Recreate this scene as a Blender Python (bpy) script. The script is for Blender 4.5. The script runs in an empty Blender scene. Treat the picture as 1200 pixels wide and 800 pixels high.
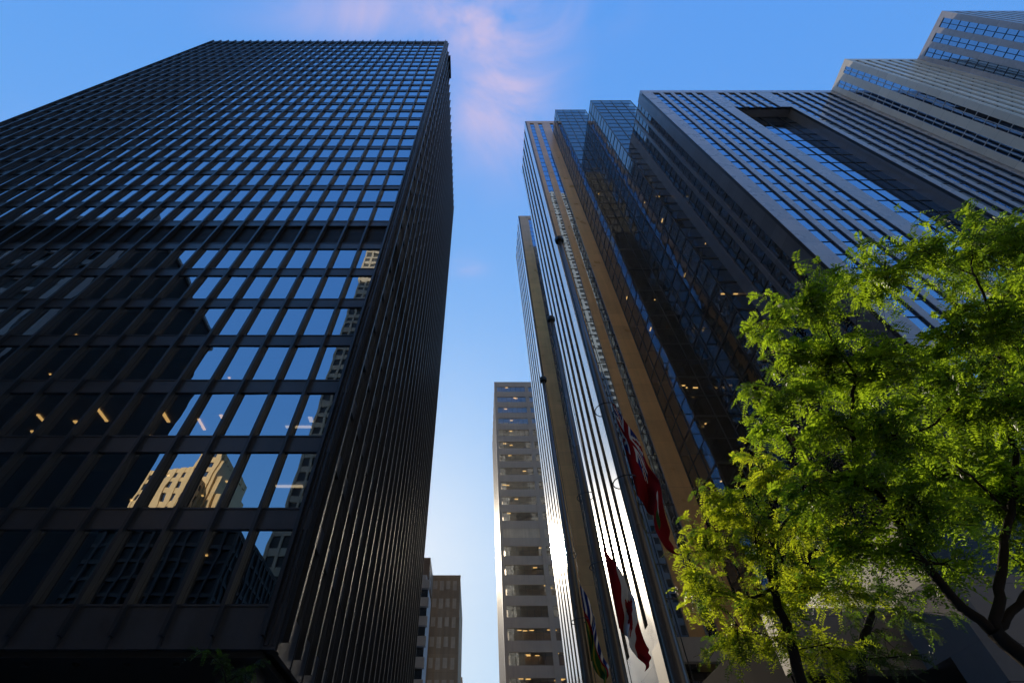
import bpy, bmesh, math, random
from mathutils import Vector, Matrix
R = math.radians
rnd = random.Random(7)
S = bpy.context.scene
COL = S.collection

# ------------------------------------------------------------------ camera
PITCH = R(50.2)
FPX = 567.0
cam_d = bpy.data.cameras.new('camera')
cam_d.sensor_width = 36.0
cam_d.lens = FPX / 1200 * 36
cam_d.shift_x = 41 / 1200
cam_d.clip_start = 0.1
cam_d.clip_end = 8000
cam = bpy.data.objects.new('camera', cam_d)
EYE = 1.6
cam.location = (0, 0, EYE)
cam.rotation_euler = (R(90) + PITCH, 0, 0)
COL.objects.link(cam)
S.camera = cam

# ------------------------------------------------------------------ light
SUN = Vector((-0.178, 0.972, 0.4915)).normalized()
ELEV = math.asin(SUN.z)
AZ = math.atan2(SUN.x, SUN.y)
W = bpy.data.worlds.new('World')
S.world = W
W.use_nodes = True
nt = W.node_tree
nt.nodes.clear()
def N(t, kind, **kw):
    n = t.nodes.new(kind)
    for k, v in kw.items():
        if k == 'inp':
            for kk, vv in v.items():
                n.inputs[kk].default_value = vv
        else:
            setattr(n, k, v)
    return n
def math_n(t, op, a, b=None, c=None):
    n = t.nodes.new('ShaderNodeMath'); n.operation = op
    for i, v in enumerate((a, b, c)):
        if v is None: continue
        if isinstance(v, (int, float)): n.inputs[i].default_value = v
        else: t.links.new(v, n.inputs[i])
    return n.outputs[0]
sky = N(nt, 'ShaderNodeTexSky', sky_type='NISHITA', sun_disc=False, sun_elevation=ELEV, sun_rotation=AZ,
        altitude=100.0, air_density=1.0, dust_density=0.6, ozone_density=2.2)
bg = N(nt, 'ShaderNodeBackground', inp={'Strength': 0.15})
wo = N(nt, 'ShaderNodeOutputWorld')
# thin pink evening cloud, laid on a flat layer high above
tc = N(nt, 'ShaderNodeTexCoord')
sep = N(nt, 'ShaderNodeSeparateXYZ')
nt.links.new(tc.outputs['Generated'], sep.inputs[0])
zc = math_n(nt, 'MAXIMUM', sep.outputs[2], 0.02)
px = math_n(nt, 'DIVIDE', sep.outputs[0], zc)
py = math_n(nt, 'DIVIDE', sep.outputs[1], zc)
comb = N(nt, 'ShaderNodeCombineXYZ')
nt.links.new(px, comb.inputs[0]); nt.links.new(py, comb.inputs[1])
noi = N(nt, 'ShaderNodeTexNoise', inp={'Scale': 4.2, 'Detail': 9.0, 'Roughness': 0.58, 'Distortion': 0.9})
nt.links.new(comb.outputs[0], noi.inputs['Vector'])
def blob(cx, cy, rx, ry):
    ax = math_n(nt, 'DIVIDE', math_n(nt, 'SUBTRACT', px, cx), rx)
    ay = math_n(nt, 'DIVIDE', math_n(nt, 'SUBTRACT', py, cy), ry)
    d2 = math_n(nt, 'ADD', math_n(nt, 'MULTIPLY', ax, ax), math_n(nt, 'MULTIPLY', ay, ay))
    return math_n(nt, 'EXPONENT', math_n(nt, 'MULTIPLY', d2, -1.0))
m = math_n(nt, 'ADD', blob(0.045, 0.22, 0.10, 0.145), math_n(nt, 'MULTIPLY', blob(-0.10, 0.10, 0.22, 0.045), 0.75))
m = math_n(nt, 'ADD', m, math_n(nt, 'MULTIPLY', blob(-0.03, 0.60, 0.05, 0.03), 0.28))
m = math_n(nt, 'ADD', m, math_n(nt, 'MULTIPLY', blob(-0.9, 0.45, 0.4, 0.12), 0.35))
nz = N(nt, 'ShaderNodeMapRange', inp={'From Min': 0.34, 'From Max': 0.66})
nt.links.new(noi.outputs['Fac'], nz.inputs['Value'])
m = math_n(nt, 'MULTIPLY', m, nz.outputs[0])
m = math_n(nt, 'MINIMUM', math_n(nt, 'MULTIPLY', m, 1.15), 0.75)
# deepen the blue and level the brightness of the clear sky, channel by channel
sc_ = N(nt, 'ShaderNodeSeparateColor'); hs = N(nt, 'ShaderNodeCombineColor')
nt.links.new(sky.outputs[0], sc_.inputs[0])
for k, (a_, g_) in enumerate(((0.45, 0.62), (0.635, 0.34), (0.91, 0.03))):
    v_ = math_n(nt, 'POWER', math_n(nt, 'MULTIPLY', math_n(nt, 'MAXIMUM', sc_.outputs[k], 1e-4), 0.15), g_)
    nt.links.new(math_n(nt, 'MULTIPLY', v_, a_/0.15), hs.inputs[k])
mix = N(nt, 'ShaderNodeMix', data_type='RGBA')
nt.links.new(m, mix.inputs[0]); nt.links.new(hs.outputs[0], mix.inputs[6])
mix.inputs[7].default_value = (4.5, 3.7, 5.2, 1)
nt.links.new(mix.outputs[2], bg.inputs['Color'])
nt.links.new(bg.outputs[0], wo.inputs[0])

sd = bpy.data.lights.new('sun', 'SUN')
sd.energy = 5.0; sd.angle = R(0.53); sd.color = (1.0, 0.86, 0.66)
so = bpy.data.objects.new('sun', sd)
so.rotation_euler = SUN.to_track_quat('Z', 'Y').to_euler()
so.location = (0, 0, 400)
COL.objects.link(so)
S.view_settings.view_transform = 'Standard'
S.view_settings.look = 'None'
S.view_settings.gamma = 1
S.view_settings.use_curve_mapping = False
S.view_settings.exposure = 0.0
S.cycles.max_bounces = 10
S.cycles.transparent_max_bounces = 12
S.cycles.sample_clamp_indirect = 6.0

# ------------------------------------------------------------------ helpers
def ray(x, y):
    u = (x - 559) / FPX; v = (400 - y) / FPX
    return Vector((u, math.cos(PITCH) - v * math.sin(PITCH), math.sin(PITCH) + v * math.cos(PITCH)))
def at(x, y, Y):
    d = ray(x, y)
    return d * (Y / d.y) + Vector((0, 0, EYE))

class MB:
    def __init__(self): self.v = []; self.f = []; self.mi = []
    def quad(self, a, b, c, d, mi=0):
        i = len(self.v); self.v += [tuple(a), tuple(b), tuple(c), tuple(d)]
        self.f.append((i, i+1, i+2, i+3)); self.mi.append(mi)
    def box(self, x0, x1, y0, y1, z0, z1, mi=0):
        i = len(self.v)
        self.v += [(x0,y0,z0),(x1,y0,z0),(x1,y1,z0),(x0,y1,z0),(x0,y0,z1),(x1,y0,z1),(x1,y1,z1),(x0,y1,z1)]
        for q in ((0,3,2,1),(4,5,6,7),(0,1,5,4),(1,2,6,5),(2,3,7,6),(3,0,4,7)):
            self.f.append(tuple(i+k for k in q)); self.mi.append(mi)
    def tube(self, pts, rads, n=8, cap=True):
        rings = []
        up = Vector((0.13, 0.21, 0.97)).normalized()
        m_ = len(pts)
        for k, (p, r) in enumerate(zip(pts, rads)):
            t = (Vector(pts[min(k+1, m_-1)]) - Vector(pts[max(k-1, 0)])).normalized()
            a = t.cross(up)
            if a.length < 1e-3: a = t.cross(Vector((1, 0, 0)))
            a.normalize(); b = a.cross(t)
            i = len(self.v)
            for j in range(n):
                an = 2*math.pi*j/n
                self.v.append(tuple(Vector(p) + (a*math.cos(an) + b*math.sin(an))*r))
            rings.append(i)
        for k in range(m_-1):
            for j in range(n):
                j2 = (j+1) % n
                self.f.append((rings[k]+j, rings[k]+j2, rings[k+1]+j2, rings[k+1]+j)); self.mi.append(0)
        if cap:
            self.f.append(tuple(rings[0]+j for j in reversed(range(n)))); self.mi.append(0)
            self.f.append(tuple(rings[-1]+j for j in range(n))); self.mi.append(0)
    def build(self, name, mats, parent=None, loc=None, smooth=False):
        me = bpy.data.meshes.new(name)
        off = Vector(loc) if loc is not None else Vector((0, 0, 0))
        if parent is not None and loc is None:
            off = Vector(parent.get('_w', (0, 0, 0)))
        vs = [(a-off.x, b-off.y, c-off.z) for a, b, c in self.v]
        me.from_pydata(vs, [], self.f)
        if not isinstance(mats, (list, tuple)): mats = [mats]
        for m_ in mats: me.materials.append(m_)
        if len(mats) > 1: me.polygons.foreach_set('material_index', self.mi)
        if smooth: me.polygons.foreach_set('use_smooth', [True]*len(me.polygons))
        me.update()
        o = bpy.data.objects.new(name, me)
        COL.objects.link(o)
        if parent is not None:
            o.parent = parent
            o['_w'] = parent.get('_w', (0, 0, 0))
        else:
            o.location = off
        return o
def tag(o, label=None, cat=None, group=None, kind=None):
    if label: o['label'] = label
    if cat: o['category'] = cat
    if group: o['group'] = group
    if kind: o['kind'] = kind
    return o
def thing(name, loc, label, cat, group=None):
    o = bpy.data.objects.new(name, None)
    o.location = loc; o.empty_display_size = 1
    o['_w'] = tuple(loc)
    COL.objects.link(o)
    return tag(o, label, cat, group)
def bx(name, mat, parent, *a):
    m_ = MB(); m_.box(*a)
    return m_.build(name, mat, parent)

# ------------------------------------------------------------------ materials
def newmat(name):
    m_ = bpy.data.materials.new(name); m_.use_nodes = True
    t = m_.node_tree; t.nodes.clear()
    out = t.nodes.new('ShaderNodeOutputMaterial')
    return m_, t, out
def pos(t):
    g = t.nodes.new('ShaderNodeNewGeometry')
    return g.outputs['Position']
def stone(name, col, rough=0.35, var=0.18, joint=0.0, jw=0.012, spec=0.5, scale=0.35, streak=True, metal=0.0, coat=0.0):
    """polished stone panels: patchy tone, rain streaks, a joint every `joint` metres of height"""
    m_, t, out = newmat(name)
    p = N(t, 'ShaderNodeBsdfPrincipled', inp={'Roughness': rough, 'Specular IOR Level': spec, 'Metallic': metal, 'Coat Weight': coat, 'Coat Roughness': 0.13})
    P = pos(t)
    n1 = N(t, 'ShaderNodeTexNoise', inp={'Scale': scale, 'Detail': 4.0})
    n2 = N(t, 'ShaderNodeTexNoise', inp={'Scale': 9.0, 'Detail': 3.0})
    t.links.new(P, n1.inputs['Vector']); t.links.new(P, n2.inputs['Vector'])
    mp = N(t, 'ShaderNodeMapping', inp={'Scale': (1.2, 1.2, 0.05)})
    t.links.new(P, mp.inputs['Vector'])
    n3 = N(t, 'ShaderNodeTexNoise', inp={'Scale': 1.0, 'Detail': 3.0})
    t.links.new(mp.outputs[0], n3.inputs['Vector'])
    f = math_n(t, 'ADD', math_n(t, 'MULTIPLY', n1.outputs['Fac'], 0.8), math_n(t, 'MULTIPLY', n2.outputs['Fac'], 0.4))
    if streak: f = math_n(t, 'ADD', f, math_n(t, 'MULTIPLY', n3.outputs['Fac'], 0.8))
    base = 1.0 if streak else 0.6
    f = math_n(t, 'MULTIPLY_ADD', math_n(t, 'SUBTRACT', f, base), var*2, 1.0)
    if joint:
        sp = N(t, 'ShaderNodeSeparateXYZ'); t.links.new(P, sp.inputs[0])
        z = math_n(t, 'DIVIDE', sp.outputs[2], joint)
        fr = math_n(t, 'FRACT', z)
        jm = math_n(t, 'GREATER_THAN', fr, jw / joint * 2)
        cell = math_n(t, 'FLOOR', z)
        wn = N(t, 'ShaderNodeTexWhiteNoise', noise_dimensions='1D'); t.links.new(cell, wn.inputs['W'])
        f = math_n(t, 'MULTIPLY', f, math_n(t, 'MULTIPLY_ADD', wn.outputs[0], 0.16, 0.92))
        f = math_n(t, 'MULTIPLY', f, math_n(t, 'MULTIPLY_ADD', jm, 0.6, 0.4))
    mx = N(t, 'ShaderNodeMix', data_type='RGBA', blend_type='MULTIPLY', inp={0: 1.0})
    mx.inputs[6].default_value = (*col, 1)
    cc = N(t, 'ShaderNodeCombineColor')
    for k in range(3): t.links.new(f, cc.inputs[k])
    t.links.new(cc.outputs[0], mx.inputs[7])
    t.links.new(mx.outputs[2], p.inputs['Base Color'])
    rr = math_n(t, 'MULTIPLY_ADD', n1.outputs['Fac'], 0.16, rough - 0.08)
    t.links.new(rr, p.inputs['Roughness'])
    t.links.new(p.outputs[0], out.inputs[0])
    return m_
def glass(name, tint=(0.5, 0.55, 0.6), refl=(0.8, 0.88, 1.0), base=0.3, see=True, dark=(0.012, 0.013, 0.016), bump=0.02, bscale=0.5, rough=0.0):
    """coated window glass: mirror coat over a tinted clear pane (or over a dark back when see is False), slightly wavy"""
    m_, t, out = newmat(name)
    P = pos(t)
    n1 = N(t, 'ShaderNodeTexNoise', inp={'Scale': bscale, 'Detail': 1.5})
    t.links.new(P, n1.inputs['Vector'])
    bp = N(t, 'ShaderNodeBump', inp={'Strength': 1.0, 'Distance': bump})
    t.links.new(n1.outputs['Fac'], bp.inputs['Height'])
    g = N(t, 'ShaderNodeBsdfGlossy', inp={'Color': (*refl, 1), 'Roughness': rough})
    t.links.new(bp.outputs[0], g.inputs['Normal'])
    if see:
        b = N(t, 'ShaderNodeBsdfTransparent', inp={'Color': (*tint, 1)})
    else:
        b = N(t, 'ShaderNodeBsdfDiffuse', inp={'Color': (*dark, 1)})
    fr = N(t, 'ShaderNodeFresnel', inp={'IOR': 1.5})
    fac = math_n(t, 'MULTIPLY_ADD', fr.outputs[0], 1 - base, base)
    mx = N(t, 'ShaderNodeMixShader')
    t.links.new(fac, mx.inputs[0]); t.links.new(b.outputs[0], mx.inputs[1]); t.links.new(g.outputs[0], mx.inputs[2])
    t.links.new(mx.outputs[0], out.inputs[0])
    return m_
def emit(name, col, s):
    m_, t, out = newmat(name)
    e = N(t, 'ShaderNodeEmission', inp={'Color': (*col, 1), 'Strength': s})
    t.links.new(e.outputs[0], out.inputs[0])
    return m_
def leafmat(name, col, trans, tf=0.45):
    m_, t, out = newmat(name)
    P = pos(t)
    n1 = N(t, 'ShaderNodeTexNoise', inp={'Scale': 1.1, 'Detail': 3.0}); t.links.new(P, n1.inputs['Vector'])
    n2 = N(t, 'ShaderNodeTexNoise', inp={'Scale': 14.0, 'Detail': 1.0}); t.links.new(P, n2.inputs['Vector'])
    f = math_n(t, 'ADD', math_n(t, 'MULTIPLY', n1.outputs['Fac'], 1.1), math_n(t, 'MULTIPLY', n2.outputs['Fac'], 0.9))
    f = math_n(t, 'MAXIMUM', math_n(t, 'SUBTRACT', f, 0.15), 0.2)
    def var(c):
        mx = N(t, 'ShaderNodeMix', data_type='RGBA', blend_type='MULTIPLY', inp={0: 1.0})
        mx.inputs[6].default_value = (*c, 1)
        cc = N(t, 'ShaderNodeCombineColor')
        for k in range(3): t.links.new(f, cc.inputs[k])
        t.links.new(cc.outputs[0], mx.inputs[7])
        return mx.outputs[2]
    d = N(t, 'ShaderNodeBsdfPrincipled', inp={'Roughness': 0.4, 'Specular IOR Level': 0.5})
    t.links.new(var(col), d.inputs['Base Color'])
    tr = N(t, 'ShaderNodeBsdfTranslucent'); t.links.new(var(trans), tr.inputs['Color'])
    mx = N(t, 'ShaderNodeMixShader', inp={0: tf})
    t.links.new(d.outputs[0], mx.inputs[1]); t.links.new(tr.outputs[0], mx.inputs[2])
    t.links.new(mx.outputs[0], out.inputs[0])
    return m_

M = {}
M['steel'] = stone('black_painted_steel', (0.028, 0.028, 0.030), 0.36, 0.12, spec=0.55, scale=0.6)
M['spandrel'] = stone('black_spandrel_steel', (0.062, 0.061, 0.064), 0.36, 0.35, spec=0.55, scale=0.8)
M['louvre'] = stone('brown_black_louvre', (0.020, 0.018, 0.015), 0.6, 0.3)
M['granite'] = stone('grey_granite', (0.45, 0.43, 0.45), 0.28, 0.14, joint=2.77)
M['granite_dark'] = stone('dark_granite', (0.16, 0.145, 0.14), 0.22, 0.2, joint=2.77)
M['brown'] = stone('granite_warm_bounce', (0.66, 0.37, 0.14), 0.3, 0.28, joint=3.9)  # warm bounce light painted into the stone's base colour
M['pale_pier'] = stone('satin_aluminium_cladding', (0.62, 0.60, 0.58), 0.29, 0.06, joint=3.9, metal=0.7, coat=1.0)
M['beige'] = stone('beige_granite', (0.82, 0.74, 0.62), 0.4, 0.06, joint=2.77)
M['white_stone'] = stone('white_marble', (0.35, 0.33, 0.30), 0.4, 0.08, joint=4.0)
M['beige_far'] = stone('warm_limestone', (0.46, 0.37, 0.25), 0.6, 0.12, joint=4.0)
M['gold_stone'] = stone('golden_limestone', (0.78, 0.53, 0.25), 0.7, 0.12, joint=4.0)
M['dark_brick'] = stone('dark_brick', (0.13, 0.11, 0.095), 0.7, 0.25, joint=3.0)
M['far_brown'] = stone('brown_concrete', (0.44, 0.31, 0.19), 0.7, 0.3, joint=4.0)
M['far_grey'] = stone('grey_stone_glare_tint', (0.29, 0.205, 0.14), 0.5, 0.2, joint=7.4)  # warm tint of the sun glare mixed into the base colour
M['white_panel'] = stone('white_concrete', (0.6, 0.58, 0.55), 0.6, 0.1)
M['podium_stone'] = stone('podium_sandstone', (0.22, 0.17, 0.13), 0.5, 0.15, joint=1.6)
M['pale_concrete'] = stone('pale_concrete', (0.40, 0.36, 0.31), 0.6, 0.15)
M['blind'] = stone('grey_roller_blind', (0.22, 0.205, 0.18), 0.8, 0.1)
M['light_patch'] = stone('reflected_light_patch', (0.62, 0.50, 0.36), 0.4, 0.3, scale=0.9)  # pale tone painted for light thrown back by other windows
M['shaded_wall'] = stone('podium_wall_shade', (0.03, 0.027, 0.024), 0.95, 0.2, spec=0.03)  # near-black: shade put into the podium wall's colour
M['bronze'] = stone('dark_bronze_frame', (0.012, 0.011, 0.010), 0.4, 0.2)
M['white_frame'] = stone('white_aluminium', (0.6, 0.6, 0.6), 0.4, 0.1)
M['interior'] = stone('office_interior', (0.04, 0.036, 0.032), 0.8, 0.2)
M['ceiling'] = stone('office_ceiling', (0.30, 0.28, 0.25), 0.9, 0.1)
M['glass_black'] = glass('bronze_tower_glass', (0.42, 0.38, 0.32), (0.80, 0.90, 1.0), 0.42, True, bump=0.006, bscale=0.45)
M['glass_dark'] = glass('dark_curtain_glass', (0.40, 0.36, 0.30), (0.85, 0.88, 0.9), 0.10, True, bump=0.012, bscale=0.7)
M['glass_blue'] = glass('blue_strip_glass', refl=(0.62, 0.80, 1.0), base=0.42, see=False, bump=0.003, bscale=0.4)
M['glass_far'] = glass('far_office_glass', (0.5, 0.45, 0.38), (0.8, 0.9, 1.0), 0.12, True, bump=0.01)
M['glass_plain'] = glass('plain_dark_glass', base=0.15, see=False, bump=0.01)
M['lamp'] = emit('warm_office_lamp', (1.0, 0.66, 0.25), 2.2)
M['lamp_white'] = emit('pale_office_lamp', (1.0, 0.86, 0.6), 1.3)
M['bark'] = stone('dark_bark', (0.022, 0.017, 0.013), 0.9, 0.4, scale=6, spec=0.2)
M['leaf_green'] = leafmat('locust_leaf_green', (0.06, 0.12, 0.016), (0.52, 0.76, 0.03), 0.52)
M['leaf_flare_tint'] = leafmat('locust_leaf_flare_tint', (0.09, 0.135, 0.014), (0.70, 0.82, 0.03), 0.56)  # yellow tint of the lens flare painted into the leaf colours
M['leaf_deep'] = leafmat('locust_leaf_deep_green', (0.045, 0.085, 0.016), (0.19, 0.34, 0.02), 0.45)
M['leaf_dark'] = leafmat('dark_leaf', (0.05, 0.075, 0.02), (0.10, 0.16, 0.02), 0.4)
M['pole'] = stone('brown_anodised_pole', (0.11, 0.08, 0.055), 0.28, 0.15, spec=0.7)
M['black_metal'] = stone('black_cap', (0.012, 0.012, 0.012), 0.4, 0.1)
def cloth(name, col):
    m_, t, out = newmat(name)
    P = pos(t)
    n1 = N(t, 'ShaderNodeTexNoise', inp={'Scale': 90.0}); t.links.new(P, n1.inputs['Vector'])
    f = math_n(t, 'MULTIPLY_ADD', n1.outputs['Fac'], 0.3, 0.85)
    mx = N(t, 'ShaderNodeMix', data_type='RGBA', blend_type='MULTIPLY', inp={0: 1.0}); mx.inputs[6].default_value = (*col, 1)
    cc = N(t, 'ShaderNodeCombineColor')
    for k in range(3): t.links.new(f, cc.inputs[k])
    t.links.new(cc.outputs[0], mx.inputs[7])
    d = N(t, 'ShaderNodeBsdfDiffuse'); tr = N(t, 'ShaderNodeBsdfTranslucent')
    t.links.new(mx.outputs[2], d.inputs['Color']); t.links.new(mx.outputs[2], tr.inputs['Color'])
    ms = N(t, 'ShaderNodeMixShader', inp={0: 0.4})
    t.links.new(d.outputs[0], ms.inputs[1]); t.links.new(tr.outputs[0], ms.inputs[2])
    t.links.new(ms.outputs[0], out.inputs[0])
    return m_
M['red'] = cloth('red_bunting', (0.34, 0.022, 0.026))
M['white'] = cloth('white_bunting', (0.75, 0.73, 0.7))
M['navy'] = cloth('navy_bunting', (0.03, 0.05, 0.22))
M['green'] = cloth('green_bunting', (0.05, 0.15, 0.04))
M['yellow'] = cloth('yellow_bunting', (0.4, 0.32, 0.05))
M['asphalt'] = stone('asphalt', (0.05, 0.05, 0.052), 0.9, 0.3, streak=False)
M['paving'] = stone('granite_paving', (0.24, 0.23, 0.22), 0.7, 0.2, streak=False)
M['paint'] = stone('road_paint', (0.75, 0.75, 0.72), 0.7, 0.1, streak=False)
M['soffit'] = stone('dark_soffit', (0.03, 0.027, 0.024), 0.6, 0.2)

# ------------------------------------------------------------------ ground, road
def struct(o): o['kind'] = 'structure'; return o
struct(bx('ground', M['paving'], None, -3000, 3000, -3000, 3000, -1.0, -0.15))
struct(bx('road', M['asphalt'], None, -4.6, 0.4, -400, 900, -0.14, -0.02))
p_ = MB()
for k in range(-20, 60): p_.quad((-2.18, k*9, -0.016), (-2.02, k*9, -0.016), (-2.02, k*9+3, -0.016), (-2.18, k*9+3, -0.016))
struct(p_.build('lane_marking', M['paint']))
struct(bx('pavement', M['paving'], None, 0.55, 300, -400, 900, -0.145, 0.0))
struct(bx('pavement', M['paving'], None, -300, -4.75, -400, 900, -0.145, 0.0))
struct(bx('kerb', M['white_panel'], None, 0.404, 0.546, -400, 900, -0.145, 0.012))
struct(bx('kerb', M['white_panel'], None, -4.746, -4.604, -400, 900, -0.145, 0.012))

# ------------------------------------------------------------------ left black tower
def build_black_tower():
    YF = 17.8; XR = -6.6; XL = -59.3; YB = 57.0; FH = 3.711
    Z0 = EYE + 5.70                       # underside of the tower
    def wz(k): return EYE + 17.8*0.398 + FH*k, EYE + 17.8*0.554 + FH*k
    NF = 32
    ZT = EYE + 126.6
    t = thing('office_tower', (-33, 37, 0), 'black steel and glass tower filling the left side, straight fins from soffit to flat roof', 'skyscraper')
    pitch = 1.68
    mx = [-7.05 - pitch*k for k in range(32)]
    my = [18.25 + pitch*k for k in range(24)]
    # spandrels, one belt round the two seen faces per storey
    edges = [Z0]
    for k in range(NF):
        a, b = wz(k)
        edges += [a, b]
    edges.append(ZT)
    for i in range(0, len(edges), 2):
        z0, z1 = edges[i], edges[i+1]
        s = MB()
        s.box(XL, XR-0.02, YF, YF+0.16, z0, z1)
        s.box(XR-0.18, XR-0.02, YF+0.16, YB, z0, z1)
        # thin sill and head angles
        s.box(XL, XR-0.02, YF-0.035, YF-0.002, z1-0.07, z1)
        s.box(XL, XR-0.02, YF-0.035, YF-0.002, z0, z0+0.07)
        s.build('spandrel', M['spandrel'], t)
    # fins: steel I sections
    def fin_front(x):
        s = MB()
        s.box(x-0.068, x+0.068, YF-0.255, YF-0.225, Z0+0.35, ZT+0.25)
        s.box(x-0.045, x+0.045, YF-0.225, YF-0.04, Z0+0.35, ZT+0.25)
        s.box(x-0.05, x+0.05, YF-0.04, YF+0.12, Z0, ZT)
        return s
    for x in mx: fin_front(x).build('fin', M['steel'], t)
    for y in my:
        s = MB()
        s.box(XR+0.245, XR+0.28, y-0.085, y+0.085, Z0+0.35, ZT+0.25)
        s.box(XR+0.02, XR+0.245, y-0.022, y+0.022, Z0+0.35, ZT+0.25)
        s.box(XR-0.14, XR+0.02, y-0.07, y+0.07, Z0, ZT)
        s.build('fin', M['steel'], t)
    # corner column casing with stepped re-entrant
    for (xc, yc) in ((XR, YF), (XR, YB)):
        s = MB()
        sy = 1 if yc == YF else -1
        ya, yb = (yc+0.02, yc+0.42) if sy > 0 else (yc-0.42, yc-0.02)
        s.box(XR-0.42, XR-0.02+0.004, ya-0.004, yb, Z0-0.002, ZT+0.002)
        s.box(XR-0.30, XR+0.05, (ya+0.08), (yb-0.03), Z0-0.004, ZT+0.004)
        s.box(XR-0.36, XR-0.24, ya-0.10, ya, Z0+0.1, ZT)
        s.box(XR-0.14, XR-0.06, ya-0.06, ya, Z0+0.1, ZT)
        s.build('corner_casing', M['steel'], t)
    bx('corner_casing', M['steel'], t, XL-0.3, XL, YF-0.02, YF+0.4, Z0, ZT)
    # windows
    louv = (7, 31)
    cells = []
    for k in range(NF):
        a, b = wz(k)
        for j in range(len(mx)-1):
            x1 = mx[j]-0.052; x0 = mx[j+1]+0.052
            d = Vector(((x0+x1)/2, YF, (a+b)/2-EYE))
            f = d.y*math.cos(PITCH)+d.z*math.sin(PITCH)
            u = d.x/f*FPX+559; v = 400-FPX*(-d.y*math.sin(PITCH)+d.z*math.cos(PITCH))/f
            area = (YF/d.length)/(f*f)
            cells.append((k, x0, x1, a, b, area if -20 < u < 1200 and 0 < v < 800 else 0))
    order = sorted([c for c in cells if c[0] not in louv], key=lambda c: -c[5])
    rest = MB(); rest_bl = MB()
    for n, (k, x0, x1, a, b, ar) in enumerate(order):
        g = MB() if n < 100 else rest
        y = YF+0.05
        tx = rnd.gauss(0, 1)*0.0045; tz = rnd.gauss(0, 1)*0.004
        g.quad((x0, y-tx-tz, a), (x1, y+tx-tz, a), (x1, y+tx+tz, b), (x0, y-tx+tz, b))
        bl = None
        if rnd.random() < 0.45:
            fr_ = rnd.choice((0.18, 0.3, 0.45, 0.5, 0.7)); bl = MB() if n < 100 else rest_bl
            bl.quad((x0+0.03, YF+0.24, b-(b-a)*fr_), (x1-0.03, YF+0.24, b-(b-a)*fr_), (x1-0.03, YF+0.24, b-0.02), (x0+0.03, YF+0.24, b-0.02))
        if n < 100:
            w_ = g.build('window', M['glass_black'], t)
            if bl: bl.build('blind', M['blind'], w_)
    for k in range(NF):
        if k in louv: continue
        a, b = wz(k)
        for j in range(len(my)-1):
            rest.quad((XR-0.10, my[j]+0.08, a), (XR-0.10, my[j+1]-0.08, a), (XR-0.10, my[j+1]-0.08, b), (XR-0.10, my[j]+0.08, b))
    o = rest.build('window', M['glass_black'], t); o['kind'] = 'stuff'
    o = rest_bl.build('blind', M['blind'], t); o['kind'] = 'stuff'
    for k in louv:
        a, b = wz(k)
        s = MB(); n = 14
        for i in range(n):
            za = a + (b-a)*i/n; zb = a + (b-a)*(i+0.7)/n
            s.box(XL, XR-0.3, YF+0.14, YF+0.2, za, zb)
            s.box(XR-0.3, XR-0.2, YF+0.5, YB, za, zb)
        s.box(XL, XR-0.3, YF+0.25, YF+0.35, a, b)
        s.build('louvre_band', M['louvre'], t)
    # inside: floor plates with ceilings, core
    plates = {}
    for k in range(NF+1):
        z = wz(k)[1] if k < NF else ZT-0.4
        s = MB(); s.box(XL+0.3, XR-0.35, YF+0.35, YB-0.4, z, z+0.55)
        plates[k] = s.build('floor_plate', M['ceiling'], t)
    bx('service_core', M['interior'], t, XL+1, XR-7, YF+7, YB-8, Z0, ZT-0.5)
    bx('roof', M['louvre'], t, XL+0.02, XR-0.2, YF+0.18, YB-0.02, ZT-0.35, ZT-0.05)
    bx('rear_wall', M['spandrel'], t, XL, XR-0.45, YB, YB+0.2, Z0, ZT)
    bx('side_wall', M['spandrel'], t, XL-0.2, XL, YF+0.42, YB, Z0, ZT)
    # window cleaning cradle arm at roof edge
    s = MB(); s.box(XR-0.15, XR+0.55, 20.6, 25.2, ZT-0.6, ZT+0.4)
    s.build('roof_cradle', M['black_metal'], t)
    # lamps on some storeys
    def lamp(k, x, y, lx, ly, m_):
        z = wz(k)[1]-0.02
        bx('ceiling_light', M[m_], plates[k], x-lx/2, x+lx/2, YF+y-ly/2, YF+y+ly/2, z-0.05, z)
    for k, x, y, lx, ly, m_ in ((2,-19.9,1.6,.14,1.1,'lamp'), (2,-16.6,1.8,.16,0.8,'lamp'), (2,-21.6,2.2,.2,.2,'lamp'), (2,-14.9,2.4,.13,.9,'lamp'),
        (2,-15.6,4.2,.2,.2,'lamp'), (2,-23.3,1.9,.14,.6,'lamp'), (2,-12.2,2.0,.2,.2,'lamp'), (2,-9.7,2.6,1.4,.16,'lamp_white'), (2,-8.9,1.7,.2,1.0,'lamp_white'),
        (1,-9.1,2.6,1.3,.16,'lamp_white'), (3,-11.5,3.0,1.4,.14,'lamp'), (3,-14.9,2.5,.12,.12,'lamp'), (3,-20.5,3.2,.12,.12,'lamp'), (4,-17.7,2.6,.1,.1,'lamp'),
        (4,-20.9,1.9,.1,.1,'lamp'), (4,-22.8,3.2,.1,.1,'lamp'), (1,-15.6,2.1,.1,.1,'lamp'), (1,-13.6,3.4,.1,.1,'lamp'), (5,-24.4,3.0,.1,.1,'lamp'), (3,-25.5,2.2,.1,.1,'lamp'), (3,-17.2,1.8,.12,.12,'lamp'), (2,-18.2,3.4,.16,.16,'lamp'), (2,-24.4,3.0,.16,.16,'lamp'), (1,-12.0,2.2,.1,.1,'lamp'), (1,-14.6,1.7,.1,.1,'lamp'), (0,-11.3,2.0,.08,.08,'lamp'), (0,-13.1,2.6,.08,.08,'lamp'), (4,-26.3,2.2,.1,.1,'lamp'), (2,-13.6,1.6,.16,.6,'lamp'), (1,-17.3,3.8,.1,.1,'lamp')):
        lamp(k, x, y, lx, ly, m_)
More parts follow.
